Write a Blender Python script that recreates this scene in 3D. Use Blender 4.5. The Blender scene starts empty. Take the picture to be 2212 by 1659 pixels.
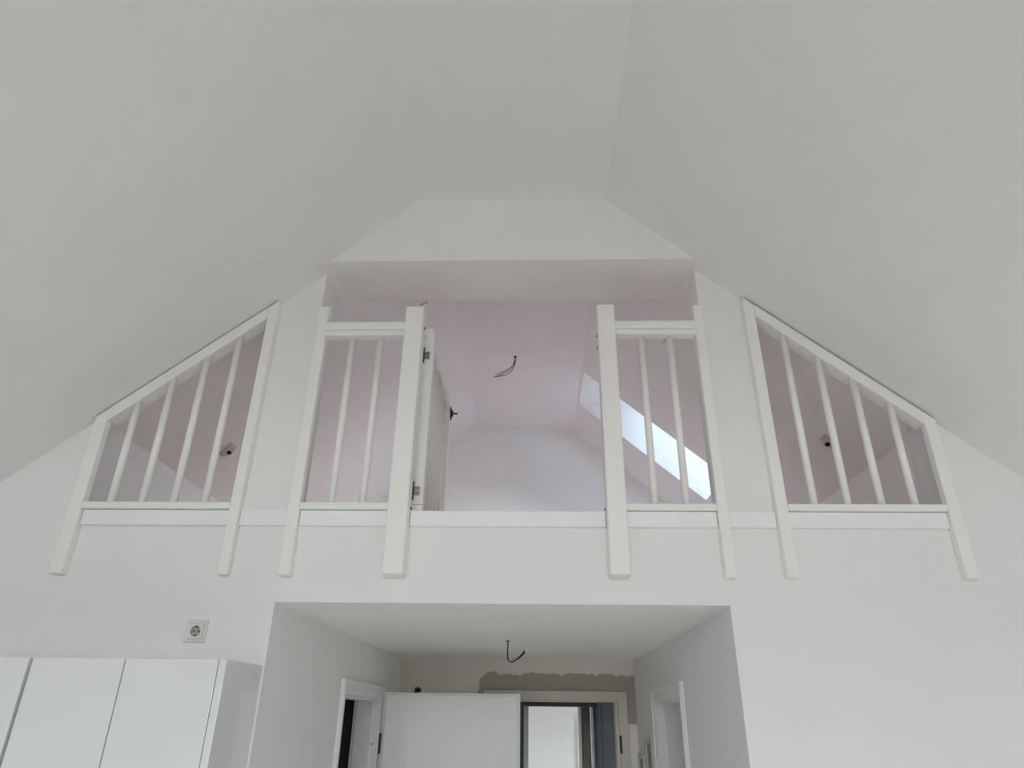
import bpy, bmesh, math, random
from mathutils import Vector, Matrix
from mathutils.geometry import tessellate_polygon

# ------------------------------------------------------------------ scene, camera, light
scene = bpy.context.scene
COL = scene.collection
scene.view_settings.view_transform = 'Standard'
scene.view_settings.look = 'None'
scene.view_settings.gamma = 1.0
scene.view_settings.use_curve_mapping = False
scene.view_settings.exposure = 0.12
try:
    cy = scene.cycles
    cy.max_bounces = 10
    cy.diffuse_bounces = 7
    cy.glossy_bounces = 4
    cy.transparent_max_bounces = 12
    cy.use_adaptive_sampling = True
    cy.adaptive_threshold = 0.12
    cy.adaptive_min_samples = 16
    cy.use_denoising = True
    cy.sample_clamp_indirect = 6.0
    cy.caustics_reflective = False
    cy.caustics_refractive = False
except Exception:
    pass

YAW, PITCH, ROLL = 0.0352078, 0.456738, 0.0133602
fw = Vector((-math.sin(YAW)*math.cos(PITCH), math.cos(YAW)*math.cos(PITCH), math.sin(PITCH)))
rt = Vector((math.cos(YAW), math.sin(YAW), 0))
up = rt.cross(fw)
r2 = rt*math.cos(ROLL) + up*math.sin(ROLL)
u2 = up*math.cos(ROLL) - rt*math.sin(ROLL)
cam_data = bpy.data.cameras.new('camera')
cam_data.sensor_fit = 'HORIZONTAL'
cam_data.sensor_width = 36.0
cam_data.lens = 1465.36/2212*36.0
cam_data.clip_start = 0.05
cam = bpy.data.objects.new('camera', cam_data)
COL.objects.link(cam)
cam.matrix_world = Matrix((
    (r2.x, u2.x, -fw.x, 0.0),
    (r2.y, u2.y, -fw.y, 0.0),
    (r2.z, u2.z, -fw.z, 1.87),
    (0, 0, 0, 1)))
scene.camera = cam

SKY = 20.5          # sky brightness
world = bpy.data.worlds.new('sky')
scene.world = world
world.use_nodes = True
nt = world.node_tree
nt.nodes.clear()
out = nt.nodes.new('ShaderNodeOutputWorld')
bg = nt.nodes.new('ShaderNodeBackground')
tc = nt.nodes.new('ShaderNodeTexCoord')
sx = nt.nodes.new('ShaderNodeSeparateXYZ')
mr = nt.nodes.new('ShaderNodeMapRange')
mr.inputs['From Min'].default_value = -1.0
rp = nt.nodes.new('ShaderNodeValToRGB')
el = rp.color_ramp.elements
el[0].position = 0.0; el[0].color = (0.30, 0.27, 0.23, 1)
el[1].position = 1.0; el[1].color = (0.38, 0.63, 1.0, 1)
e = el.new(0.485); e.color = (0.34, 0.31, 0.27, 1)
e = el.new(0.515); e.color = (0.98, 0.98, 1.0, 1)
e = el.new(0.68); e.color = (0.78, 0.89, 1.0, 1)
nt.links.new(tc.outputs['Generated'], sx.inputs[0])
nt.links.new(sx.outputs['Z'], mr.inputs['Value'])
nt.links.new(mr.outputs[0], rp.inputs[0])
nt.links.new(rp.outputs[0], bg.inputs['Color'])
bg.inputs['Strength'].default_value = SKY
nt.links.new(bg.outputs[0], out.inputs[0])

sun_d = bpy.data.lights.new('sun', 'SUN')
sun_d.energy = 17.5
sun_d.color = (1.0, 0.965, 0.93)
sun_d.angle = math.radians(1.0)
sun = bpy.data.objects.new('sun', sun_d)
COL.objects.link(sun)
sun.rotation_euler = Vector((0.10, 0.92, -0.335)).to_track_quat('-Z', 'Y').to_euler()
sun.location = (3, -9, 9)


def portal(name, loc, normal, sx_, sy_):
    """window portal: only guides the sampling of the sky through an opening"""
    d = bpy.data.lights.new(name, 'AREA')
    d.shape = 'RECTANGLE'; d.size = sx_; d.size_y = sy_
    o = bpy.data.objects.new(name, d)
    COL.objects.link(o)
    o.location = loc
    o.rotation_euler = Vector(normal).to_track_quat('-Z', 'Y').to_euler()
    d.cycles.is_portal = True
    return o


# ------------------------------------------------------------------ materials
def lin(c):
    def f(v):
        v /= 255.0
        return v/12.92 if v <= 0.04045 else ((v+0.055)/1.055)**2.4
    return tuple(f(v) for v in c)+(1.0,)


def material(name, rgb, rough=0.6, var=0.0, var_scale=3.0, bump=0.0, bump_scale=200.0, metal=0.0, spec=0.5, coat=0.0):
    m = bpy.data.materials.new(name)
    m.use_nodes = True
    n = m.node_tree.nodes; l = m.node_tree.links
    b = n['Principled BSDF']
    b.inputs['Base Color'].default_value = lin(rgb)
    b.inputs['Roughness'].default_value = rough
    b.inputs['Metallic'].default_value = metal
    b.inputs['Specular IOR Level'].default_value = spec
    if coat:
        b.inputs['Coat Weight'].default_value = coat
        b.inputs['Coat Roughness'].default_value = 0.04
    t = n.new('ShaderNodeTexCoord')
    if var > 0:
        no = n.new('ShaderNodeTexNoise')
        no.inputs['Scale'].default_value = var_scale
        no.inputs['Detail'].default_value = 5
        mp = n.new('ShaderNodeMapRange')
        mp.inputs['From Min'].default_value = 0.3; mp.inputs['From Max'].default_value = 0.7
        mp.inputs['To Min'].default_value = 1.0-var; mp.inputs['To Max'].default_value = 1.0
        mx = n.new('ShaderNodeMix'); mx.data_type = 'RGBA'; mx.blend_type = 'MULTIPLY'
        mx.inputs['Factor'].default_value = 1.0
        mx.inputs['A'].default_value = lin(rgb)
        l.new(t.outputs['Object'], no.inputs['Vector'])
        l.new(no.outputs['Fac'], mp.inputs['Value'])
        l.new(mp.outputs[0], mx.inputs['B'])
        l.new(mx.outputs['Result'], b.inputs['Base Color'])
    if bump > 0:
        nb = n.new('ShaderNodeTexNoise')
        nb.inputs['Scale'].default_value = bump_scale
        nb.inputs['Detail'].default_value = 3
        bp = n.new('ShaderNodeBump')
        bp.inputs['Strength'].default_value = bump
        bp.inputs['Distance'].default_value = 0.002
        l.new(t.outputs['Object'], nb.inputs['Vector'])
        l.new(nb.outputs['Fac'], bp.inputs['Height'])
        l.new(bp.outputs[0], b.inputs['Normal'])
    return m


M = {}
M['plaster'] = material('white_wall_paint', (241, 241, 241), 0.9, var=0.02, var_scale=2.0, bump=0.15, bump_scale=160, spec=0.2)
M['ceiling'] = material('white_ceiling_paint', (240, 239, 239), 0.9, var=0.02, var_scale=1.3, bump=0.15, bump_scale=160, spec=0.2)
M['lacquer'] = material('white_wood_lacquer', (246, 246, 243), 0.38, var=0.025, var_scale=9.0, bump=0.05, bump_scale=60, spec=0.4)
M['trim'] = material('white_ledge_lacquer', (247, 247, 248), 0.42, var=0.02, var_scale=7.0, spec=0.4)
M['cabinet'] = material('white_gloss_cabinet', (240, 241, 243), 0.10, var=0.008, var_scale=4.0, spec=0.5, coat=0.3)
M['carcass'] = material('cabinet_carcass_board', (225, 226, 226), 0.5, var=0.02)
M['door'] = material('white_door_lacquer', (238, 239, 239), 0.35, var=0.01, var_scale=5.0, spec=0.4)
M['cream'] = material('cream_door_frame', (208, 203, 191), 0.5, var=0.03, var_scale=8.0)
M['slate'] = material('slate_blue_door_paint', (84, 99, 118), 0.5, var=0.05, var_scale=4.0)
M['slate_frame'] = material('dark_slate_frame', (72, 82, 92), 0.45, var=0.04)
M['brown_grey'] = material('grey_brown_jamb', (150, 142, 134), 0.55, var=0.05)
M['steel'] = material('brushed_steel', (165, 168, 168), 0.35, var=0.05, var_scale=60, metal=0.85)
M['dark_steel'] = material('dark_steel', (70, 70, 70), 0.4, var=0.06, var_scale=60, metal=0.7)
M['black'] = material('black_opening', (14, 14, 14), 0.8, var=0.1)
M['wire_black'] = material('black_cable', (24, 22, 20), 0.5, var=0.1, var_scale=50)
M['wire_grey'] = material('grey_cable', (95, 88, 84), 0.55, var=0.1, var_scale=50)
M['plastic'] = material('white_plastic', (226, 227, 225), 0.35, var=0.01)
M['plastic_grey'] = material('grey_plastic', (176, 177, 178), 0.4, var=0.02)
M['lamp_box'] = material('grey_lamp_box', (205, 200, 197), 0.5, var=0.04, var_scale=30)
M['foam'] = material('brown_foam', (84, 58, 34), 0.95, var=0.35, var_scale=40, bump=0.6, bump_scale=70)
M['dark_panel'] = material('dark_strip_fill', (74, 78, 74), 0.6, var=0.05, var_scale=6)
M['panel'] = material('electrical_box_white', (205, 203, 199), 0.5, var=0.02)
M['panel_in'] = material('electrical_box_door', (150, 142, 138), 0.5, var=0.05)


def wood(name, c1, c2, scale):
    m = bpy.data.materials.new(name); m.use_nodes = True
    n = m.node_tree.nodes; l = m.node_tree.links
    b = n['Principled BSDF']; b.inputs['Roughness'].default_value = 0.45
    t = n.new('ShaderNodeTexCoord')
    br = n.new('ShaderNodeTexBrick')
    br.inputs['Color1'].default_value = lin(c1); br.inputs['Color2'].default_value = lin(c2)
    br.inputs['Mortar'].default_value = lin(tuple(int(v*0.55) for v in c1))
    br.inputs['Scale'].default_value = scale
    br.inputs['Mortar Size'].default_value = 0.004
    br.inputs['Brick Width'].default_value = 1.3; br.inputs['Row Height'].default_value = 0.16
    no = n.new('ShaderNodeTexNoise'); no.inputs['Scale'].default_value = 4.0
    mp = n.new('ShaderNodeMapping'); mp.inputs['Scale'].default_value = (1.5, 26, 1)
    mx = n.new('ShaderNodeMix'); mx.data_type = 'RGBA'; mx.blend_type = 'MULTIPLY'; mx.inputs['Factor'].default_value = 0.2
    l.new(t.outputs['Object'], br.inputs['Vector']); l.new(t.outputs['Object'], mp.inputs['Vector'])
    l.new(mp.outputs[0], no.inputs['Vector'])
    l.new(br.outputs['Color'], mx.inputs['A']); l.new(no.outputs['Fac'], mx.inputs['B'])
    l.new(mx.outputs['Result'], b.inputs['Base Color'])
    return m


M['floor'] = wood('light_oak_floor', (226, 223, 221), (218, 215, 212), 1.0)
M['loft_floor'] = wood('rosy_beech_floor', (240, 210, 198), (235, 203, 191), 1.0)


def glass_material():
    m = bpy.data.materials.new('clear_window_glass'); m.use_nodes = True
    n = m.node_tree.nodes; l = m.node_tree.links
    n.clear()
    o = n.new('ShaderNodeOutputMaterial'); mix = n.new('ShaderNodeMixShader')
    tr = n.new('ShaderNodeBsdfTransparent'); tr.inputs[0].default_value = (0.95, 0.97, 0.96, 1)
    gl = n.new('ShaderNodeBsdfGlossy'); gl.inputs['Roughness'].default_value = 0.02
    fr = n.new('ShaderNodeFresnel'); fr.inputs['IOR'].default_value = 1.35
    l.new(fr.outputs[0], mix.inputs[0]); l.new(tr.outputs[0], mix.inputs[1]); l.new(gl.outputs[0], mix.inputs[2])
    l.new(mix.outputs[0], o.inputs[0])
    return m


M['glass'] = glass_material()


def patched_wall():
    """white wall paint with a ragged patch of bare grey filler around the entrance frame"""
    m = bpy.data.materials.new('hall_wall_with_bare_filler'); m.use_nodes = True
    n = m.node_tree.nodes; l = m.node_tree.links
    b = n['Principled BSDF']; b.inputs['Roughness'].default_value = 0.9
    b.inputs['Specular IOR Level'].default_value = 0.2
    t = n.new('ShaderNodeTexCoord'); s = n.new('ShaderNodeSeparateXYZ')
    l.new(t.outputs['Object'], s.inputs[0])
    no = n.new('ShaderNodeTexNoise'); no.inputs['Scale'].default_value = 9.0; no.inputs['Detail'].default_value = 8
    no.inputs['Roughness'].default_value = 0.65
    l.new(t.outputs['Object'], no.inputs['Vector'])

    def math_(op, a, bb):
        k = n.new('ShaderNodeMath'); k.operation = op
        for i, v in enumerate((a, bb)):
            if isinstance(v, (int, float)): k.inputs[i].default_value = v
            else: l.new(v, k.inputs[i])
        return k.outputs[0]
    wob = math_('MULTIPLY', math_('SUBTRACT', no.outputs['Fac'], 0.5), 0.11)
    x = s.outputs['X']; z = s.outputs['Z']
    # rounded box distance: centre (0.20,1.86) half (0.60,0.27), corner radius 0.10
    dx = math_('SUBTRACT', math_('ABSOLUTE', math_('SUBTRACT', x, 0.24), 0), 0.56)
    dz = math_('SUBTRACT', math_('ABSOLUTE', math_('SUBTRACT', z, 2.00), 0), 0.075)
    qx = math_('MAXIMUM', dx, 0.0); qz = math_('MAXIMUM', dz, 0.0)
    dist = math_('SUBTRACT', math_('SQRT', math_('ADD', math_('MULTIPLY', qx, qx), math_('MULTIPLY', qz, qz)), 0), 0.09)
    d2 = math_('ADD', dist, wob)
    mp = n.new('ShaderNodeMapRange')
    mp.inputs['From Min'].default_value = -0.004; mp.inputs['From Max'].default_value = 0.004
    mp.inputs['To Min'].default_value = 1.0; mp.inputs['To Max'].default_value = 0.0
    l.new(d2, mp.inputs['Value'])
    mx = n.new('ShaderNodeMix'); mx.data_type = 'RGBA'
    mx.inputs['A'].default_value = lin((232, 228, 222)); mx.inputs['B'].default_value = lin((178, 171, 162))
    l.new(mp.outputs[0], mx.inputs['Factor'])
    l.new(mx.outputs['Result'], b.inputs['Base Color'])
    return m


M['patched'] = patched_wall()

# ------------------------------------------------------------------ builders
WORLD_OFF = {}


def link(name, me, m, parent=None, smooth=False):
    o = bpy.data.objects.new(name, me)
    COL.objects.link(o)
    if m is not None:
        me.materials.clear()
        me.materials.append(m)
    if smooth:
        for p in me.polygons: p.use_smooth = True
    if parent is not None:
        o.parent = parent
        off = WORLD_OFF.get(parent.name, Vector((0, 0, 0)))
        o.location = -off
        WORLD_OFF[o.name] = Vector((0, 0, 0))
    else:
        WORLD_OFF[o.name] = Vector((0, 0, 0))
    return o


def from_bm(name, bm, m, parent=None, smooth=False):
    bmesh.ops.recalc_face_normals(bm, faces=bm.faces[:])
    me = bpy.data.meshes.new(name)
    bm.to_mesh(me); bm.free()
    return link(name, me, m, parent, smooth)


def tag(o, label=None, cat=None, group=None, kind=None):
    if label: o['label'] = label
    if cat: o['category'] = cat
    if group: o['group'] = group
    if kind: o['kind'] = kind
    return o


def thing(name, label, cat, loc, group=None, kind=None):
    o = bpy.data.objects.new(name, None)
    o.empty_display_size = 0.1
    COL.objects.link(o)
    o.location = loc
    WORLD_OFF[o.name] = Vector(loc)
    return tag(o, label, cat, group, kind)


def add_box(bm, x0, x1, y0, y1, z0, z1, bev=0.0, seg=2):
    b = bmesh.new()
    vs = [b.verts.new((x, y, z)) for x in (x0, x1) for y in (y0, y1) for z in (z0, z1)]
    for f in ((0, 1, 3, 2), (4, 6, 7, 5), (0, 4, 5, 1), (2, 3, 7, 6), (0, 2, 6, 4), (1, 5, 7, 3)):
        b.faces.new([vs[i] for i in f])
    if bev > 0:
        bmesh.ops.bevel(b, geom=b.edges[:], offset=bev, segments=seg, profile=0.5, affect='EDGES')
    merge(bm, b)


def merge(bm, b):
    mp = {}
    for v in b.verts: mp[v] = bm.verts.new(v.co)
    for f in b.faces:
        try: bm.faces.new([mp[v] for v in f.verts])
        except ValueError: pass
    b.free()


def box(name, x0, x1, y0, y1, z0, z1, m, parent=None, bev=0.0, seg=2):
    bm = bmesh.new()
    add_box(bm, x0, x1, y0, y1, z0, z1, bev, seg)
    return from_bm(name, bm, m, parent)


def add_prism(bm, poly, fmap, t, bev=0.0):
    b = bmesh.new()
    lo = [b.verts.new(fmap(u, v, 0)) for u, v in poly]
    hi = [b.verts.new(fmap(u, v, t)) for u, v in poly]
    b.faces.new(lo); b.faces.new(hi[::-1])
    for i in range(len(poly)):
        j = (i+1) % len(poly)
        b.faces.new((lo[i], lo[j], hi[j], hi[i]))
    if bev:
        bmesh.ops.recalc_face_normals(b, faces=b.faces[:])
        bmesh.ops.bevel(b, geom=b.edges[:], offset=bev, segments=2, profile=0.5, affect='EDGES')
    merge(bm, b)


def slab(name, loops, fmap, t, m, outer=None, parent=None):
    """solid plate: loops[0] outline, the rest holes; outer = loops of the far face where they differ"""
    outer = outer or loops
    bm = bmesh.new()
    flat = [p for lp in loops for p in lp]
    flat2 = [p for lp in outer for p in lp]
    lo = [bm.verts.new(fmap(u, v, 0)) for u, v in flat]
    hi = [bm.verts.new(fmap(u, v, t)) for u, v in flat2]
    for verts, lps in ((lo, loops), (hi, outer)):
        tris = tessellate_polygon([[Vector((u, v, 0)) for u, v in lp] for lp in lps])
        for tr in tris:
            try: bm.faces.new([verts[i] for i in tr])
            except ValueError: pass
    k = 0
    for lp in loops:
        n = len(lp)
        for i in range(n):
            a, c = k+i, k+(i+1) % n
            bm.faces.new((lo[a], lo[c], hi[c], hi[a]))
        k += n
    return from_bm(name, bm, m, parent)


def add_tube(bm, pts, r, n=10, r_end=None, caps=True):
    pts = [Vector(p) for p in pts]
    rings = []
    prev = None
    for i, p in enumerate(pts):
        d = (pts[min(i+1, len(pts)-1)]-pts[max(i-1, 0)]).normalized()
        if prev is None:
            a = d.orthogonal().normalized()
        else:
            a = (prev - d*prev.dot(d)).normalized()
        prev = a
        bvec = d.cross(a)
        rr = r if r_end is None else r+(r_end-r)*i/(len(pts)-1)
        rings.append([bm.verts.new(p+(a*math.cos(2*math.pi*k/n)+bvec*math.sin(2*math.pi*k/n))*rr) for k in range(n)])
    for q in range(len(rings)-1):
        for k in range(n):
            bm.faces.new((rings[q][k], rings[q][(k+1) % n], rings[q+1][(k+1) % n], rings[q+1][k]))
    if caps:
        bm.faces.new(rings[0][::-1]); bm.faces.new(rings[-1])


def bezier(pts, n=16):
    """smooth curve through points (Catmull-Rom)"""
    P = [Vector(p) for p in pts]
    P = [P[0]*2-P[1]]+P+[P[-1]*2-P[-2]]
    res = []
    for i in range(1, len(P)-2):
        for k in range(n):
            t = k/n
            a, b_, c, d = P[i-1], P[i], P[i+1], P[i+2]
            res.append(0.5*((2*b_)+(c-a)*t+(2*a-5*b_+4*c-d)*t*t+(3*b_-a-3*c+d)*t**3))
    res.append(P[-2])
    return res


def tube(name, pts, r, m, parent=None, n=10):
    bm = bmesh.new(); add_tube(bm, pts, r, n)
    o = from_bm(name, bm, m, parent)
    for p in o.data.polygons:
        p.use_smooth = len(p.vertices) == 4
    return o


def lathe(bm, cx, cy, prof, n=20):
    rings = []
    for r, z in prof:
        rings.append([bm.verts.new((cx+r*math.cos(2*math.pi*k/n), cy+r*math.sin(2*math.pi*k/n), z)) for k in range(n)])
    for a, b_ in zip(rings, rings[1:]):
        for k in range(n):
            bm.faces.new((a[k], a[(k+1) % n], b_[(k+1) % n], b_[k]))
    bm.faces.new(rings[0][::-1]); bm.faces.new(rings[-1])


XZ = lambda y0: (lambda u, v, w: Vector((u, y0+w, v)))         # plate standing across the room
YZp = lambda x0: (lambda u, v, w: Vector((x0+w, u, v)))        # plate along the room, thickness to +x
YZm = lambda x0: (lambda u, v, w: Vector((x0-w, u, v)))
XY = lambda z0: (lambda u, v, w: Vector((u, v, z0+w)))

# ------------------------------------------------------------------ the shell
WY = 2.70                       # room-side face of the gallery wall
WT = 0.18
GL, GR = -4.0, 3.78             # eaves walls
SL, SR = 0.84, 0.857            # roof slopes
zl = lambda x: 3.794+SL*(x+1.003)
zr = lambda x: 3.805-SR*(x-0.77)
FLAT = 4.16
LOFT = 2.618                    # loft floor level
HC = 2.26                       # hall ceiling
HXL, HXR, HY = -1.002, 0.743, 5.5
BACK = -3.3                     # gable wall behind the camera
LY = 5.62                       # loft end wall


def struct(o, label, cat=None):
    return tag(o, label, cat, kind='structure')


def rect(x0, x1, z0, z1):
    return [(x0, z0), (x1, z0), (x1, z1), (x0, z1)]


struct(box('floor', GL-0.3, GR+0.3, BACK-0.3, 10.2, -0.25, 0.0, M['floor']), 'light oak plank floor of the lower storey')

# gallery wall with hall opening, loft opening and two raking side openings
E_ = 0.06
wall_poly = [(GL, 0), (HXL, 0), (HXL, HC), (HXR, HC), (HXR, 0), (GR, 0), (GR, zr(GR)+E_),
             (1.674, zr(1.674)+E_), (1.674, LOFT-0.002), (0.985, LOFT-0.002), (0.985, zr(0.985)+E_),
             (0.77, zr(0.77)+E_), (0.77, LOFT-0.002), (-1.003, LOFT-0.002), (-1.003, zl(-1.003)+E_),
             (-1.215, zl(-1.215)+E_), (-1.215, LOFT-0.002), (-1.905, LOFT-0.002), (-1.905, zl(-1.905)+E_),
             (GL, zl(GL)+E_)]
struct(slab('wall_front', [wall_poly], XZ(WY), WT, M['plaster']),
       'white plastered wall below and between the loft railings')

# roof slopes
nl = Vector((-SL, 0, 1)).normalized(); nr = Vector((SR, 0, 1)).normalized()
fl = lambda u, v, w: Vector((v, u, zl(v)))+nl*w
fr_ = lambda u, v, w: Vector((v, u, zr(v)))+nr*w
RT = 0.34
ymin, ymax = BACK-0.2, LY+0.2


def yx(y0, y1, x0, x1):
    return [(y0, x0), (y1, x0), (y1, x1), (y0, x1)]


# roof windows of the main room lie behind the camera; the loft one is in view
RW_L = []
RW_R = []
LOW_IN = (4.30, 5.35, 1.365, 1.640)  # hidden opening, added to let more sky light into the loft
LOW_OUT = (4.20, 5.45, 1.580, 1.800)
struct(slab('ceiling', [yx(ymin, ymax, GL-0.3, -0.40)]+[yx(*w) for w in RW_L], fl, RT, M['ceiling']),
       'white sloping ceiling on the left')
SKY_IN = (4.440, 5.005, 0.368, 1.297)
dv = RT*nr.z/SR
SKY_OUT = (4.20, 4.85, SKY_IN[2]+dv, SKY_IN[3]+0.14)     # outer opening skewed to tune the sky light on the lining
struct(slab('ceiling', [yx(ymin, ymax, 0.30, GR+0.3), yx(*SKY_IN), yx(*LOW_IN)]+[yx(*w) for w in RW_R], fr_, RT, M['ceiling'],
            outer=[yx(ymin, ymax, 0.30, GR+0.3), yx(*SKY_OUT), yx(*LOW_OUT)]+[yx(*w) for w in RW_R]),
       'white sloping ceiling on the right with a roof window')
struct(box('ceiling', -0.80, 0.55, BACK-0.2, 2.80, FLAT, FLAT+0.35, M['ceiling']), 'flat white ceiling strip along the ridge of the main room')
bm = bmesh.new()
add_prism(bm, [(-0.495, zl(-0.495)), (0.352, zr(0.352)), (0.352, 4.6), (-0.495, 4.6)], XZ(2.80), LY-2.80+0.2)
struct(from_bm('ceiling', bm, M['ceiling']), 'flat white ceiling of the loft with a bare cable')

# header beam over the loft opening (its face leans a little)
bm = bmesh.new()
pts = [(-1.15, 2.634, 3.822), (0.95, 2.624, 3.815), (0.95, 2.590, 4.30), (-1.15, 2.578, 4.30)]
ptb = [(-1.15, 2.962, 3.822), (0.95, 2.972, 3.815), (0.95, 2.972, 4.30), (-1.15, 2.962, 4.30)]
a = [bm.verts.new(p) for p in pts]; b_ = [bm.verts.new(p) for p in ptb]
bm.faces.new(a); bm.faces.new(b_[::-1])
for i in range(4):
    j = (i+1) % 4
    bm.faces.new((a[i], a[j], b_[j], b_[i]))
struct(from_bm('trim_1', bm, M['plaster']), 'white boxed header beam above the loft opening', 'beam')

# loft floor slab, hall ceiling
struct(box('floor_loft', -1.915-0.3, 1.68+0.3, WY+WT, LY, HC+0.06, LOFT-0.002, M['loft_floor']), 'rosy wooden floor of the loft')
struct(box('ceiling_hall', GL, GR, WY+WT, 9.6, HC, HC+0.06, M['ceiling']), 'low white ceiling of the hall with a hanging cable')
# loft knee walls and end wall
struct(box('wall_loft_left', -1.915-0.1, -1.915, WY+WT-0.1, LY, LOFT-0.002, zl(-1.915)+0.05, M['plaster']), 'low white knee wall on the left of the loft')
struct(box('wall_loft_right', 1.684, 1.78, WY+WT-0.1, LY, LOFT-0.002, zr(1.68)+0.05, M['plaster']), 'low white knee wall on the right of the loft')
struct(slab('wall_loft_back', [[(-2.3, LOFT-0.2), (2.2, LOFT-0.2), (2.2, zr(2.2)+.1), (0.3, 4.4), (-0.45, 4.4), (-2.3, zl(-2.3)+.1)]],
            XZ(LY), 0.15, M['plaster']), 'white gable wall at the far end of the loft')

# main room eaves walls and the glazed gable behind the camera
struct(box('wall_left', GL-0.25, GL, BACK-0.2, 9.6, 0.0, zl(GL)+0.15, M['plaster']), 'white knee wall on the left of the room')
struct(box('wall_right', GR, GR+0.25, BACK-0.2, 6.9, 0.0, zr(GR)+0.15, M['plaster']), 'white knee wall on the right of the room')
GW = [(-1.70, -0.80, 0.85, 2.20), (0.60, 1.50, 0.85, 2.20), (-0.90, 0.60, 2.65, 3.50)]  # the last, high opening is added for more sky light on the header
struct(slab('wall_back', [[(GL, 0), (GR, 0), (GR, zr(GR)+.1), (0.4, 4.45), (-0.6, 4.45), (GL, zl(GL)+.1)]]+[rect(*w) for w in GW],
            lambda u, v, w: Vector((u, BACK-w, v)), 0.25, M['plaster']), 'white gable wall with tall windows behind the viewer')


def window_frame(name, rect_, fmap, label, depth0, mull=True):
    """frame and pane of a window in plate coordinates (u0,u1,v0,v1)"""
    u0, u1, v0, v1 = rect_
    t = thing(name, label, 'window', fmap((u0+u1)/2, v0, depth0), kind='structure')
    fwid, fd = 0.07, 0.06
    bm = bmesh.new()
    for q in ([(u0, v0), (u1, v0), (u1-fwid, v0+fwid), (u0+fwid, v0+fwid)],
              [(u1, v0), (u1, v1), (u1-fwid, v1-fwid), (u1-fwid, v0+fwid)],
              [(u1, v1), (u0, v1), (u0+fwid, v1-fwid), (u1-fwid, v1-fwid)],
              [(u0, v1), (u0, v0), (u0+fwid, v0+fwid), (u0+fwid, v1-fwid)]):
        add_prism(bm, q, lambda u, v, w: fmap(u, v, depth0+w), fd)
    if mull:
        um = (u0+u1)/2
        add_prism(bm, rect(um-0.04, um+0.04, v0+fwid, v1-fwid), lambda u, v, w: fmap(u, v, depth0+w), fd)
    from_bm('window_frame', bm, M['door'], t)
    bm = bmesh.new()
    add_prism(bm, rect(u0+fwid, u1-fwid, v0+fwid, v1-fwid), lambda u, v, w: fmap(u, v, depth0+0.028+w), 0.006)
    from_bm('pane', bm, M['glass'], t)
    return t


fg = lambda u, v, w: Vector((u, BACK-w, v))
gl_labels = ['gable window on the left behind the viewer', 'gable window on the right behind the viewer',
             'unseen high gable window under the ridge, added to light the header beam']
wn = 1
sky_t = window_frame('window_1', (SKY_OUT[0]-0.07, SKY_OUT[1]+0.07, SKY_OUT[2]-0.07, SKY_OUT[3]+0.07), fr_, 'roof window in the right slope of the loft', RT+0.001, mull=False)
wn += 1
window_frame('window_%d' % wn, (LOW_OUT[0]-0.07, LOW_OUT[1]+0.07, LOW_OUT[2]-0.04, LOW_OUT[3]+0.07), fr_, 'unseen low roof window added behind the right pier to light the loft', RT+0.001, mull=False)
for w, lb in zip(GW, gl_labels):
    wn += 1
    window_frame('window_%d' % wn, w, fg, lb, 0.10)
    portal('window_portal', fg((w[0]+w[1])/2, (w[2]+w[3])/2, 0.24), (0, 1, 0), w[1]-w[0], w[3]-w[2])
for w, f_, n_ in [(q, fl, -nl) for q in RW_L]+[(q, fr_, -nr) for q in RW_R]:
    wn += 1
    window_frame('window_%d' % wn, w, f_, 'roof window in the left slope behind the viewer', RT-0.08, mull=False)
    c = f_((w[0]+w[1])/2, (w[2]+w[3])/2, RT+0.01)
    portal('window_portal', c, n_, 0.95, 0.70)
portal('window_portal', fr_(4.73, (SKY_OUT[2]+LOW_OUT[3])/2, RT+0.07), -nr, 1.60, 1.65)

# hall walls with door openings
DL = (3.885, 4.855); DR = (3.775, 4.605); DTOP = 1.985
struct(slab('wall_hall_left', [[(WY+WT, 0), (DL[0], 0), (DL[0], DTOP), (DL[1], DTOP), (DL[1], 0), (HY, 0), (HY, HC), (WY+WT, HC)]],
            YZm(HXL), 0.165, M['plaster']), 'white left wall of the hall with an open doorway')
struct(slab('wall_hall_right', [[(WY+WT, 0), (DR[0], 0), (DR[0], DTOP), (DR[1], DTOP), (DR[1], 0), (HY, 0), (HY, HC), (WY+WT, HC)]],
            YZp(HXR), 0.20, M['plaster']), 'white right wall of the hall with an open doorway')
EX = (-0.305, 0.612); ETOP = 1.985
struct(slab('wall_hall_back', [[(GL, 0), (EX[0], 0), (EX[0], ETOP), (EX[1], ETOP), (EX[1], 0), (GR, 0), (GR, HC), (GL, HC)]],
            XZ(HY), 0.14, M['patched']), 'end wall of the hall with bare grey filler above the entrance')

# corridor and bright room behind the entrance
OX0, OX1, OTOP = -0.30, 0.56, 2.06
struct(slab('wall_corridor', [[(-1.3, 0), (OX0, 0), (OX0, OTOP), (OX1, OTOP), (OX1, 0), (1.3, 0), (1.3, HC), (-1.3, HC)]], XZ(6.70), 0.10, M['plaster']),
       'white partition behind the entrance door')
struct(box('wall_corridor_left', -1.4, -1.3, HY+0.14, 9.6, 0, HC, M['plaster']), 'white side wall of the corridor on the left')
struct(box('wall_corridor_right', 1.3, 1.4, HY+0.14, 6.80, 0, HC, M['plaster']), 'white side wall of the corridor on the right')
struct(box('wall_far_room', -1.4, 2.6, 9.0, 9.12, 0, HC, M['plaster']), 'bright white wall of the far room seen through the entrance')
FW_ = (7.3, 8.55, 0.75, 2.05)  # opening out of view, added to bring daylight into the far room
struct(slab('wall_far_right', [[(6.8, 0), (9.0, 0), (9.0, HC), (6.8, HC)], rect(*FW_)], YZp(2.5), 0.12, M['plaster']), 'white side wall of the far room with an added window')
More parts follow.
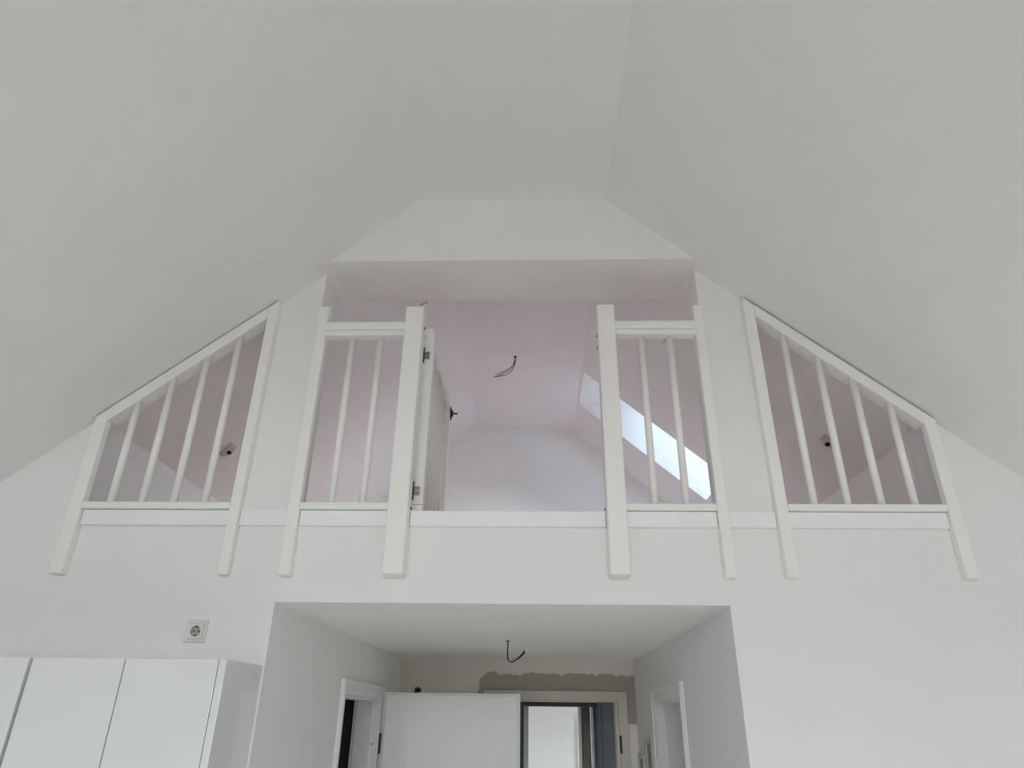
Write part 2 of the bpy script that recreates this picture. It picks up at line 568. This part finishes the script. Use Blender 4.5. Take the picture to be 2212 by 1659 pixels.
struct(box('wall_far_front', 1.3, 2.6, 6.70, 6.80, 0, HC, M['plaster']), 'white return wall of the far room')
wn += 1
window_frame('window_%d' % wn, FW_, YZp(2.5), 'unseen window added to light the far room', 0.05)
portal('window_portal', (2.63, 7.925, 1.40), (-1, 0, 0), 1.3, 1.25)

# ------------------------------------------------------------------ ledge boards along the loft edge
LZ0, LZ1 = 2.555, 2.617
segs = [(-1.850, -1.239, 'white ledge board under the left raking railing'), (-1.194, -0.999, 'short white ledge board below the left pier'),
        (-0.948, -0.584, 'white ledge board under the left side railing'), (-0.498, 0.287, 'long white ledge board under the open gate'),
        (0.369, 0.729, 'white ledge board under the right side railing'), (0.776, 0.961, 'short white ledge board below the right pier'),
        (1.011, 1.630, 'white ledge board under the right raking railing')]
for i, (x0, x1, lb) in enumerate(segs):
    struct(box('trim_%d' % (i+2), x0, x1, 2.680, WY-0.0005, LZ0, LZ1, M['trim'], bev=0.002), lb, 'trim')

# ------------------------------------------------------------------ railings
PY = 2.660                      # front of the thin posts
PB = WY-0.001
ROD_R = 0.0152


def post(parent, x0, x1, z0, z1, y0=PY, y1=PB, bev=0.005, name='post'):
    return box(name, x0, x1, y0, y1, z0, z1, M['lacquer'], parent, bev, 3)


def rod(parent, x, z0, z1, y=2.681, r=ROD_R, n=16):
    bm = bmesh.new()
    add_tube(bm, [(x, y, z0), (x, y, z1)], r, n)
    o = from_bm('baluster', bm, M['lacquer'], parent)
    for p in o.data.polygons: p.use_smooth = len(p.vertices) == 4
    return o


def raking_railing(label, xo0, xo1, xi0, xi1, ztop, slope_sign, rods, zb):
    """xo = outer post, xi = inner (taller) post; ztop(x) = top edge of the raking rail"""
    t = thing('raking_railing', label, 'railing', ((xo0+xi1)/2, PY, zb), 'raking side railings of the loft')
    w = 0.050

    def post_poly(x0, x1):
        bm = bmesh.new()
        add_prism(bm, [(x0, zb), (x1, zb), (x1, ztop(x1)-0.002), (x0, ztop(x0)-0.002)], XZ(PY), PB-PY, 0.004)
        return from_bm('post', bm, M['lacquer'], t)
    post_poly(xo0, xo1)
    post_poly(xi0, xi1)
    a, b = (xo1, xi0) if xo1 < xi0 else (xi1, xo0)
    v = 0.062
    bm = bmesh.new()
    add_prism(bm, [(a+0.0005, ztop(a)-v), (b-0.0005, ztop(b)-v), (b-0.0005, ztop(b)), (a+0.0005, ztop(a))], XZ(PY+0.001), 0.072, 0.003)
    from_bm('raking_rail', bm, M['lacquer'], t)
    box('bottom_rail', a+0.0005, b-0.0005, 2.661, 2.715, LZ1+0.002, 2.646, M['lacquer'], t, 0.004)
    for x in rods:
        rod(t, x, 2.645, ztop(x)-v+0.012)
    return t


zL = lambda x: 3.025+(3.615-3.025)/(1.907-1.204)*(x+1.907)
zR = lambda x: 3.009+(3.626-3.009)/(1.681-0.961)*(1.681-x)
raking_railing('left white raking railing with four balusters following the roof slope', -1.906, -1.853, -1.237, -1.196, zL, 1,
               (-1.747, -1.615, -1.4825, -1.3525), 2.357)
raking_railing('right white raking railing with four balusters following the roof slope', 1.632, 1.679, 0.963, 1.009, zR, -1,
               (1.121, 1.254, 1.386, 1.517), 2.360)


def side_railing(label, xp0, xp1, xn0, xn1, rods, zb, zpt, znt):
    t = thing('side_railing', label, 'railing', ((xp0+xn1)/2, 2.66, zb), 'short railings beside the gate opening')
    post(t, xp0, xp1, zb, zpt, name='pier_post')
    nw = post(t, xn0, xn1, zb, znt, 2.620, PB, 0.006, name='newel_post')
    a, b = (xp1, xn0) if xp1 < xn0 else (xn1, xp0)
    a += 0.0005; b -= 0.0005
    # rounded handrail
    bm = bmesh.new()
    prof = []
    cyy, cz, ry, rz = 2.668, 3.4695, 0.030, 0.0235
    for k in range(20):
        an = 2*math.pi*k/20
        c_, s_ = math.cos(an), math.sin(an)
        prof.append((cyy+ry*abs(c_)**0.6*math.copysign(1, c_), cz+rz*abs(s_)**0.6*math.copysign(1, s_)))
    add_prism(bm, prof, lambda u, v, w: Vector((a+w, u, v)), b-a)
    from_bm('handrail', bm, M['lacquer'], t)
    box('under_rail', a, b, 2.644, 2.694, 3.419, 3.4455, M['lacquer'], t, 0.004)
    box('bottom_rail', a, b, 2.661, 2.705, LZ1+0.002, 2.646, M['lacquer'], t, 0.004)
    for x in rods:
        rod(t, x, 2.645, 3.4195)
    return t, nw


lt, newelL = side_railing('white railing section left of the loft gate with a thick newel post', -0.997, -0.950, -0.582, -0.500, (-0.828, -0.699), 2.356, 3.586, 3.558)
rtg, newelR = side_railing('white railing section right of the gate opening in front of the roof window', 0.731, 0.774, 0.289, 0.367, (0.4875, 0.615), 2.358, 3.583, 3.563)
# dark screw holes on the inner faces of the posts
for o, x, y, z in ((rtg, 0.2885, 2.672, 3.425), (rtg, 0.2885, 2.672, 3.365), (rtg, 0.2885, 2.690, 2.628), (lt, -0.4995, 2.672, 3.470), (lt, -0.4995, 2.690, 2.630)):
    bm = bmesh.new(); add_tube(bm, [(x-0.002, y, z), (x+0.002, y, z)], 0.006, 10)
    from_bm('screw_hole', bm, M['black'], o)

# ------------------------------------------------------------------ gate, swung open into the loft
g = thing('loft_gate', 'white baluster gate swung open into the loft beside the left newel post', 'gate', (-0.492, 2.79, LOFT))
GA = math.radians(0.9)


def gp(s, q, z):                # s = along the gate, q = thickness (+ towards opening), z
    return Vector((-0.515+q-math.sin(GA)*s*0.6, 2.778+s, z))


def gbox(name, s0, s1, q0, q1, z0, z1, parent, bev=0.004, m='lacquer'):
    bm = bmesh.new()
    add_prism(bm, [(s0, z0), (s1, z0), (s1, z1), (s0, z1)], lambda u, v, w: gp(u, q0+w, v), q1-q0, bev)
    return from_bm(name, bm, M[m], parent)


GLEN = 0.80
# near stile with rounded, waisted head
prof = [(0.0, 2.672), (0.0, 3.462), (0.006, 3.470), (0.012, 3.480), (0.006, 3.491), (-0.002, 3.504), (0.002, 3.518), (0.010, 3.528), (0.020, 3.533), (0.026, 3.533),
        (0.036, 3.528), (0.043, 3.518), (0.046, 3.504), (0.046, 3.490), (0.046, 2.672)]
bm = bmesh.new()
add_prism(bm, prof, lambda u, v, w: gp(w, u, v), 0.044)
from_bm('stile', bm, M['lacquer'], g)
gbox('stile', GLEN-0.044, GLEN, 0.0, 0.046, 2.672, 3.440, g)
gbox('top_rail', 0.0445, GLEN, 0.0, 0.046, 3.4405, 3.492, g)
gbox('bottom_rail', 0.0, GLEN, 0.004, 0.046, 2.632, 2.671, g)
for k in range(5):
    s = 0.044+(GLEN-0.088)*(k+1)/6.0
    bm = bmesh.new()
    c = gp(s, 0.023, 0)
    add_tube(bm, [(c.x, c.y, 2.6705), (c.x, c.y, 3.4405)], 0.0145, 14)
    o = from_bm('baluster', bm, M['lacquer'], g)
    for p in o.data.polygons: p.use_smooth = len(p.vertices) == 4
for zc in (3.384, 2.730):
    bm = bmesh.new()
    add_box(bm, -0.510, -0.484, 2.7725, 2.7775, zc-0.019, zc+0.019, 0.002)
    h = from_bm('hinge', bm, M['steel'], g)
    bm = bmesh.new()
    add_tube(bm, [(-0.5135, 2.771, zc-0.036), (-0.5135, 2.771, zc+0.036)], 0.0042, 10)
    for q in (-0.038, 0.034):
        add_tube(bm, [(-0.5135, 2.771, zc+q), (-0.5135, 2.771, zc+q+0.004)], 0.006, 10)
    from_bm('hinge_pin', bm, M['dark_steel'], h)
    for q in (-0.010, 0.010):
        bm = bmesh.new(); add_tube(bm, [(-0.494, 2.7715, zc+q), (-0.494, 2.7735, zc+q)], 0.003, 8)
        from_bm('screw', bm, M['dark_steel'], h)
c = gp(GLEN-0.022, 0.046, 3.432)
bm = bmesh.new(); add_box(bm, c.x, c.x+0.006, c.y-0.018, c.y+0.018, 3.395, 3.465, 0.002)
lb = from_bm('latch', bm, M['dark_steel'], g)
bm = bmesh.new(); add_tube(bm, [(c.x+0.006, c.y, 3.430), (c.x+0.040, c.y, 3.430)], 0.0045, 10)
add_tube(bm, [(c.x+0.008, c.y, 3.412), (c.x+0.008, c.y, 3.448)], 0.008, 10)
from_bm('latch_bolt', bm, M['dark_steel'], lb)

# ------------------------------------------------------------------ cables and lamp outlets
def cable(name, label, paths, r, m, plate=None, plate_dir=(0, 0, 1), extra=None):
    t = thing(name, label, 'cable', paths[0][0])
    for p in paths:
        tube('wire', bezier(p, 10), r, M[m], t, 8)
    if plate:
        bm = bmesh.new()
        d = Vector(plate_dir)
        add_tube(bm, [Vector(plate), Vector(plate)-d*0.004], 0.012, 12)
        from_bm('hole_collar', bm, M['wire_grey'], t)
    return t


zf = lambda x: zl(-0.495)+(zr(0.352)-zl(-0.495))*(x+0.495)/(0.352+0.495)
x0, y0 = -0.130, 4.285
z0 = zf(x0)
cable('loft_cable', 'thin dark wires curling out of the flat loft ceiling',
      [[(x0, y0, z0+0.01), (x0-0.004, y0, z0-0.035), (x0-0.030, y0, z0-0.085), (x0-0.090, y0, z0-0.125), (x0-0.140, y0, z0-0.152)],
       [(x0+0.002, y0, z0+0.01), (x0-0.002, y0, z0-0.035), (x0-0.022, y0, z0-0.090), (x0-0.075, y0, z0-0.130), (x0-0.120, y0, z0-0.158), (x0-0.148, y0, z0-0.162)],
       [(x0, y0+0.002, z0+0.01), (x0, y0, z0-0.045), (x0-0.008, y0, z0-0.085), (x0-0.035, y0, z0-0.125), (x0-0.080, y0, z0-0.150), (x0-0.148, y0, z0-0.162)]],
      0.0021, 'wire_black', plate=(x0, y0, z0))
x0, y0 = -0.148, 4.093
t = cable('hall_cable', 'black cable hanging in a hook from the hall ceiling with a white connector',
          [[(x0, y0, HC+0.01), (x0, y0, 2.235), (x0-0.001, y0, 2.190), (x0+0.004, y0, 2.158), (x0+0.024, y0, 2.148), (x0+0.055, y0, 2.166), (x0+0.080, y0, 2.190), (x0+0.100, y0, 2.214)],
           [(x0+0.030, y0, 2.151), (x0+0.062, y0, 2.168), (x0+0.082, y0, 2.185), (x0+0.102, y0, 2.202)]],
          0.0028, 'wire_black', plate=(x0, y0, HC))
box('connector', x0+0.098, x0+0.116, y0-0.009, y0+0.009, 2.198, 2.220, M['plastic'], t, 0.003)
cable('slope_cable', 'small thin wire sprouting from the left loft slope above the newel post',
      [[(-0.672, 3.405, zl(-0.672)+0.01), (-0.668, 3.40, zl(-0.672)-0.006), (-0.655, 3.40, zl(-0.672)+0.004), (-0.640, 3.398, 4.083), (-0.632, 3.395, 4.078)],
       [(-0.640, 3.398, 4.083), (-0.634, 3.396, 4.092)]], 0.0016, 'wire_grey')


def lamp_outlet(label, x, y, f, n, sgn):
    """square surface-mounted lamp housing with a dark slot, on a roof slope"""
    t = thing('lamp_housing', label, 'light fitting', f(y, x, 0), 'lamp housings on the loft slopes')
    bm = bmesh.new()
    h = 0.034
    add_prism(bm, [(y-h, x-h), (y+h, x-h), (y+h, x+h), (y-h, x+h)], lambda u, v, w: f(u, v, -w), 0.010, 0.002)
    from_bm('plate', bm, M['lamp_box'], t)
    bm = bmesh.new()
    add_prism(bm, [(y-0.026, x-0.022), (y+0.026, x-0.022), (y+0.026, x+0.022), (y-0.026, x+0.022)], lambda u, v, w: f(u, v, -0.0101-w), 0.014, 0.003)
    bd = from_bm('housing', bm, M['lamp_box'], t)
    bm = bmesh.new()
    pl = [(y+0.004+0.010*math.cos(a_)+(0.012 if math.cos(a_) > 0 else -0.012), x+0.008*math.sin(a_)) for a_ in [2*math.pi*k/16 for k in range(16)]]
    add_prism(bm, pl, lambda u, v, w: f(u, v, -0.0242-w), 0.001)
    from_bm('slot', bm, M['black'], bd)


lamp_outlet('square grey lamp housing on the left loft slope behind the raking railing', -1.715, 3.515, fl, nl, 1)
lamp_outlet('square grey lamp housing on the right loft slope behind the raking railing', 1.520, 3.295, fr_, nr, -1)

# ------------------------------------------------------------------ wall socket
s = thing('wall_socket', 'white square power socket on the wall above the kitchen cabinets', 'socket', (-1.285, WY, 2.15))
cx, cz = -1.2855, 2.150


def ring_plate(name, w_out, w_in, y0, y1, m, parent, bev=0.0):
    o = rect(cx-w_out, cx+w_out, cz-w_out, cz+w_out); i = rect(cx-w_in, cx+w_in, cz-w_in, cz+w_in)
    return slab(name, [o, i], XZ(y0), y1-y0, m, parent=parent)


# bevelled frame: wide base, narrower face
bm = bmesh.new()
o1 = rect(cx-0.0405, cx+0.0405, cz-0.0405, cz+0.0405); o2 = rect(cx-0.037, cx+0.037, cz-0.037, cz+0.037); i1 = rect(cx-0.0277, cx+0.0277, cz-0.0277, cz+0.0277)
R = []
for lp, y in ((o1, WY), (o1, WY-0.006), (o2, WY-0.010), (i1, WY-0.008), (i1, WY)):
    R.append([bm.verts.new((u, y, v)) for u, v in lp])
for A, B in zip(R, R[1:]):
    for k in range(4):
        bm.faces.new((A[k], A[(k+1) % 4], B[(k+1) % 4], B[k]))
from_bm('frame', bm, M['plastic'], s)
# insert with round well
n = 24
bm = bmesh.new()
sq = rect(cx-0.0268, cx+0.0268, cz-0.0268, cz+0.0268)


def sqp(k):
    an = 2*math.pi*k/n
    c_, s_ = math.cos(an), math.sin(an)
    q = 0.0268/max(abs(c_), abs(s_))
    return (cx+c_*q, cz+s_*q)


yf = WY-0.0092
rings = [[bm.verts.new((sqp(k)[0], WY, sqp(k)[1])) for k in range(n)],
         [bm.verts.new((sqp(k)[0], yf, sqp(k)[1])) for k in range(n)],
         [bm.verts.new((cx+0.0195*math.cos(2*math.pi*k/n), yf, cz+0.0195*math.sin(2*math.pi*k/n))) for k in range(n)]]
for A, B in zip(rings, rings[1:]):
    for k in range(n):
        bm.faces.new((A[k], A[(k+1) % n], B[(k+1) % n], B[k]))
ins = from_bm('insert', bm, M['plastic'], s)
bm = bmesh.new()
wl = [[bm.verts.new((cx+r*math.cos(2*math.pi*k/n), y, cz+r*math.sin(2*math.pi*k/n))) for k in range(n)] for r, y in ((0.0195, yf), (0.0190, WY-0.002), (0.0001, WY-0.002))]
for A, B in zip(wl, wl[1:]):
    for k in range(n):
        bm.faces.new((A[k], A[(k+1) % n], B[(k+1) % n], B[k]))
from_bm('well', bm, M['plastic_grey'], ins)
for dx in (-0.0095, 0.0095):
    bm = bmesh.new(); add_tube(bm, [(cx+dx, WY-0.0020, cz), (cx+dx, WY-0.0032, cz)], 0.0027, 10)
    from_bm('pin_hole', bm, M['black'], ins)
bm = bmesh.new(); add_tube(bm, [(cx, WY-0.0020, cz), (cx, WY-0.0030, cz)], 0.0022, 10)
from_bm('screw', bm, M['steel'], ins)
for dz in (-0.0165, 0.0165):
    box('earth_clip', cx-0.003, cx+0.003, WY-0.0085, WY-0.002, cz+dz-0.0022, cz+dz+0.0022, M['dark_steel'], ins, 0.0008)

# ------------------------------------------------------------------ kitchen wall cabinets
CF = 2.370                      # front of the doors
CZ0, CZ1 = 1.31, 2.030
for label, xr, with_end in (('glossy white wall cabinet with two doors and end panel beside the hall opening', -1.0325, True),
                            ('glossy white wall cabinet at the left edge of the picture', -1.6680, False)):
    xl = xr-0.6285
    t = thing('wall_cabinet', label, 'cabinet', ((xl+xr)/2, WY, CZ0), 'kitchen wall cabinets')
    bm = bmesh.new()
    y0_, y1_ = CF+0.0225, WY-0.001
    add_box(bm, xl, xl+0.016, y0_, y1_, CZ0, CZ1-0.003)
    add_box(bm, xr-0.016, xr, y0_, y1_, CZ0, CZ1-0.003)
    add_box(bm, xl+0.016, xr-0.016, y0_, y1_, CZ0, CZ0+0.016)
    add_box(bm, xl+0.016, xr-0.016, y0_, y1_, CZ1-0.019, CZ1-0.003)
    add_box(bm, xl+0.016, xr-0.016, y1_-0.006, y1_, CZ0+0.016, CZ1-0.019)
    from_bm('carcass', bm, M['carcass'], t)
    xm = (xl+xr)/2
    box('door', xl+0.0028, xm-0.0020, CF, CF+0.019, CZ0, CZ1-0.001, M['cabinet'], t, 0.0012)
    box('door', xm+0.0020, xr-0.0028, CF, CF+0.019, CZ0, CZ1-0.001, M['cabinet'], t, 0.0012)
    if with_end:
        box('end_panel', xr+0.0005, xr+0.0250, CF-0.001, WY-0.001, CZ0-0.002, CZ1+0.0005, M['cabinet'], t, 0.0012)

# ------------------------------------------------------------------ hall doors
def casing(parent, u0, u1, top, f, w=0.074, m='door'):
    """stepped architrave round an opening in plate coordinates, proud of the wall (negative w)"""
    g2 = lambda u, v, q: f(u, v, -q)
    for i, poly in enumerate(([(u0-w, 0), (u0, 0), (u0, top+w), (u0-w, top+w)], [(u1, 0), (u1+w, 0), (u1+w, top+w), (u1, top+w)],
                 [(u0, top), (u1, top), (u1, top+w), (u0, top+w)])):
        bm = bmesh.new()
        add_prism(bm, poly, g2, 0.012, 0.0015)
        c_ = from_bm('casing', bm, M[m], parent)
        bm = bmesh.new()
        if i == 0: pl = [(u0-w, 0), (u0-w+0.022, 0), (u0-w+0.022, top+w-0.022), (u0-w, top+w)]
        elif i == 1: pl = [(u1+w-0.022, 0), (u1+w, 0), (u1+w, top+w), (u1+w-0.022, top+w-0.022)]
        else: pl = [(u0-w+0.022, top+w-0.022), (u1+w-0.022, top+w-0.022), (u1+w, top+w), (u0-w, top+w)]
        add_prism(bm, pl, lambda u, v, q: f(u, v, -0.012-q), 0.010, 0.003)
        from_bm('outer_bead', bm, M[m], c_)


def lining(parent, u0, u1, top, f, depth, m='door'):
    for poly in ([(u0, 0), (u0+0.018, 0), (u0+0.018, top), (u0, top)], [(u1-0.018, 0), (u1, 0), (u1, top), (u1-0.018, top)],
                 [(u0+0.018, top-0.018), (u1-0.018, top-0.018), (u1-0.018, top), (u0+0.018, top)]):
        bm = bmesh.new()
        add_prism(bm, poly, f, depth, 0.001)
        from_bm('jamb', bm, M[m], parent)
    # stop strip set back from the hall side
    for poly in ([(u0+0.018, 0), (u0+0.030, 0), (u0+0.030, top-0.018), (u0+0.018, top-0.018)], [(u1-0.030, 0), (u1-0.018, 0), (u1-0.018, top-0.018), (u1-0.030, top-0.018)],
                 [(u0+0.030, top-0.030), (u1-0.030, top-0.030), (u1-0.030, top-0.018), (u0+0.030, top-0.018)]):
        bm = bmesh.new()
        add_prism(bm, poly, lambda u, v, w: f(u, v, 0.042+w), depth-0.042-0.02, 0.001)
        from_bm('stop', bm, M[m], parent)


d1 = thing('door_1', 'white door standing open at right angles across the hall', 'door', (HXL, DL[1], 0), kind='structure')
casing(d1, DL[0]+0.016, DL[1]-0.016, DTOP-0.016, YZm(HXL))
lining(d1, DL[0], DL[1], DTOP, YZm(HXL), 0.165)
leaf = box('door_leaf', -0.972, -0.089, 4.852, 4.870, 0.008, 2.008, M['door'], d1, 0.002)
box('leaf_body', -0.958, -0.103, 4.830, 4.8515, 0.008, 1.994, M['door'], leaf, 0.003)
bm = bmesh.new()
for (xa, xb, zt, zb_) in ((-0.835, -0.258, 1.846, 1.08), (-0.835, -0.258, 0.93, 0.22)):
    wv = 0.038
    for poly in ([(xa, zb_), (xb, zb_), (xb-wv, zb_+wv), (xa+wv, zb_+wv)], [(xb, zb_), (xb, zt), (xb-wv, zt-wv), (xb-wv, zb_+wv)],
                 [(xb, zt), (xa, zt), (xa+wv, zt-wv), (xb-wv, zt-wv)], [(xa, zt), (xa, zb_), (xa+wv, zb_+wv), (xa+wv, zt-wv)]):
        add_prism(bm, poly, lambda u, v, w: Vector((u, 4.8298-w, v)), 0.007)
from_bm('panel_moulding', bm, M['door'], leaf)
for zc in (1.712, 0.30):
    bm = bmesh.new()
    add_tube(bm, [(-0.982, 4.858, zc-0.057), (-0.982, 4.858, zc+0.057)], 0.0075, 12)
    h = from_bm('hinge', bm, M['dark_steel'], d1)
    bm = bmesh.new()
    add_tube(bm, [(-0.9745, 4.853, zc-0.055), (-0.9745, 4.853, zc+0.055)], 0.0035, 8)
    from_bm('hinge_pin', bm, M['steel'], h)
bm = bmesh.new(); add_tube(bm, [(-1.030, DL[1]-0.0175, 1.708), (-1.030, DL[1]-0.0195, 1.708)], 0.0045, 10)
from_bm('screw_hole', bm, M['black'], d1)

d3 = thing('door_3', 'white architrave of the open doorway in the right hall wall', 'door', (HXR, DR[1], 0), kind='structure')
casing(d3, DR[0]+0.016, DR[1]-0.016, DTOP-0.016, YZp(HXR))
lining(d3, DR[0], DR[1], DTOP, YZp(HXR), 0.20)

d2 = thing('door_2', 'cream framed entrance at the end of the hall with its slate door open', 'door', (0.15, HY, 0), kind='structure')
fE = XZ(HY)
for poly in ([(EX[0]-0.064, 0), (EX[0], 0), (EX[0], ETOP+0.064), (EX[0]-0.064, ETOP+0.064)], [(EX[1], 0), (EX[1]+0.064, 0), (EX[1]+0.064, ETOP+0.064), (EX[1], ETOP+0.064)],
             [(EX[0], ETOP), (EX[1], ETOP), (EX[1], ETOP+0.064), (EX[0], ETOP+0.064)]):
    bm = bmesh.new(); add_prism(bm, poly, lambda u, v, w: fE(u, v, -w), 0.020, 0.002)
    from_bm('casing', bm, M['cream'], d2)
for poly in ([(EX[0], 0), (EX[0]+0.022, 0), (EX[0]+0.022, ETOP), (EX[0], ETOP)], [(EX[1]-0.022, 0), (EX[1], 0), (EX[1], ETOP), (EX[1]-0.022, ETOP)],
             [(EX[0]+0.022, ETOP-0.006), (EX[1]-0.022, ETOP-0.006), (EX[1]-0.022, ETOP), (EX[0]+0.022, ETOP)]):
    bm = bmesh.new(); add_prism(bm, poly, lambda u, v, w: fE(u, v, 0.010+w), 0.13, 0.001)
    from_bm('jamb', bm, M['cream'], d2)
bm = bmesh.new(); add_tube(bm, [(EX[1]+0.004, HY-0.026, 1.650), (EX[1]+0.004, HY-0.026, 1.762)], 0.008, 12)
from_bm('hinge', bm, M['dark_steel'], d2)
# open slate leaf, swung away into the corridor
ang = math.atan2(0.052, 0.95)
fd = lambda u, v, w: Vector((0.588-math.sin(ang)*u+w*math.cos(ang), 5.650+math.cos(ang)*u+w*math.sin(ang), v))
bm = bmesh.new(); add_prism(bm, rect(0.0, 0.95, 0.01, 2.03), fd, 0.045, 0.003)
sl = from_bm('door_leaf', bm, M['slate'], d2)
bm = bmesh.new(); add_prism(bm, rect(0.60, 0.615, 0.02, 2.02), lambda u, v, w: fd(u, v, -0.004+w), 0.0035)
from_bm('edge_strip', bm, M['slate_frame'], sl)

# inner frame behind the entrance
d4 = thing('door_4', 'dark slate framed doorway seen through the entrance', 'door', (0.2, 6.66, 0), kind='structure')
box('frame_post', -0.300, -0.088, 6.60, 6.695, 0, 1.996, M['slate_frame'], d4, 0.003)
box('frame_post', 0.516, 0.560, 6.60, 6.695, 0, 1.996, M['slate_frame'], d4, 0.003)
box('frame_head', -0.0875, 0.5155, 6.60, 6.695, 1.960, 1.996, M['slate_frame'], d4, 0.003)
box('seal_strip', 0.499, 0.5155, 6.605, 6.69, 0, 1.9595, M['door'], d4, 0.002)
# rounded grey-brown edge of the far leaf
bm = bmesh.new()
pr_ = [(0.418+0.040+0.040*math.cos(a_), 6.74+0.03*math.sin(a_)) for a_ in [2*math.pi*k/24 for k in range(24)]]
add_prism(bm, pr_, XY(0.01), 1.98)
pst = from_bm('rounded_jamb', bm, M['brown_grey'], d4)
for p in pst.data.polygons: p.use_smooth = len(p.vertices) == 4
box('jamb_strip', 0.392, 0.4165, 6.72, 6.80, 0.01, 1.965, M['door'], d4, 0.003)
box('jamb_strip', -0.087, -0.050, 6.70, 6.76, 0.01, 2.03, M['door'], d4, 0.003)
d5 = thing('door_5', 'white door casing on the wall of the far room', 'door', (0.8, 9.0, 0), kind='structure')
bm = bmesh.new()
for q in (rect(0.505, 0.525, 0, 1.885), rect(0.525, 1.40, 1.865, 1.885), rect(1.38, 1.40, 0, 1.865)):
    add_prism(bm, q, XZ(8.982), 0.018)
from_bm('casing', bm, M['door'], d5)
box('door_leaf', 0.5255, 1.3795, 8.990, 8.999, 0.01, 1.8645, M['door'], d5, 0.002)

# flat electrical cabinets low on the right hall wall
for label, ya, yb, zt in (('raised white frame of the nearer electrical box on the right hall wall', 4.795, 5.075, 1.765),
                          ('raised white frame of the farther electrical box on the right hall wall', 5.190, 5.460, 1.657)):
    t = thing('electrical_box', label, 'electrical box', (HXR, (ya+yb)/2, zt-0.45), 'electrical boxes in the hall')
    zb_ = zt-0.45
    slab('frame', [rect(ya, yb, zb_, zt), rect(ya+0.03, yb-0.03, zb_+0.03, zt-0.03)], lambda u, v, w: Vector((HXR-0.0005-w, u, v)), 0.016, M['panel'], parent=t)
    box('door', HXR-0.006, HXR-0.0008, ya+0.0305, yb-0.0305, zb_+0.0305, zt-0.0305, M['panel_in'], t, 0.001)

# panel added to make the dark strip in the left doorway
bm = bmesh.new()
add_box(bm, -2.00, -1.172, 5.40, 5.495, 0.0, 2.10, 0.004)
dp = from_bm('added_dark_panel', bm, M['dark_panel'])
tag(dp, 'dark grey-green panel added to make the dark strip in the left doorway', 'panel')

# crumb of brown mounting foam on the end wall, above the open leaf
random.seed(3)
bm = bmesh.new()
bmesh.ops.create_icosphere(bm, subdivisions=3, radius=1.0)
for v in bm.verts:
    q = v.co
    k = 1+0.28*math.sin(5*q.x+2*q.z)*math.cos(4*q.z+1)+0.15*random.uniform(-1, 1)
    v.co = Vector((-0.868+0.022*q.x*k+0.008*q.z, HY-0.004+0.010*q.y*k, 2.025+0.036*q.z*k))
fo = from_bm('foam_lump', bm, M['foam'], None, True)
tag(fo, 'small brown lump on the hall end wall just above the open door', 'foam')
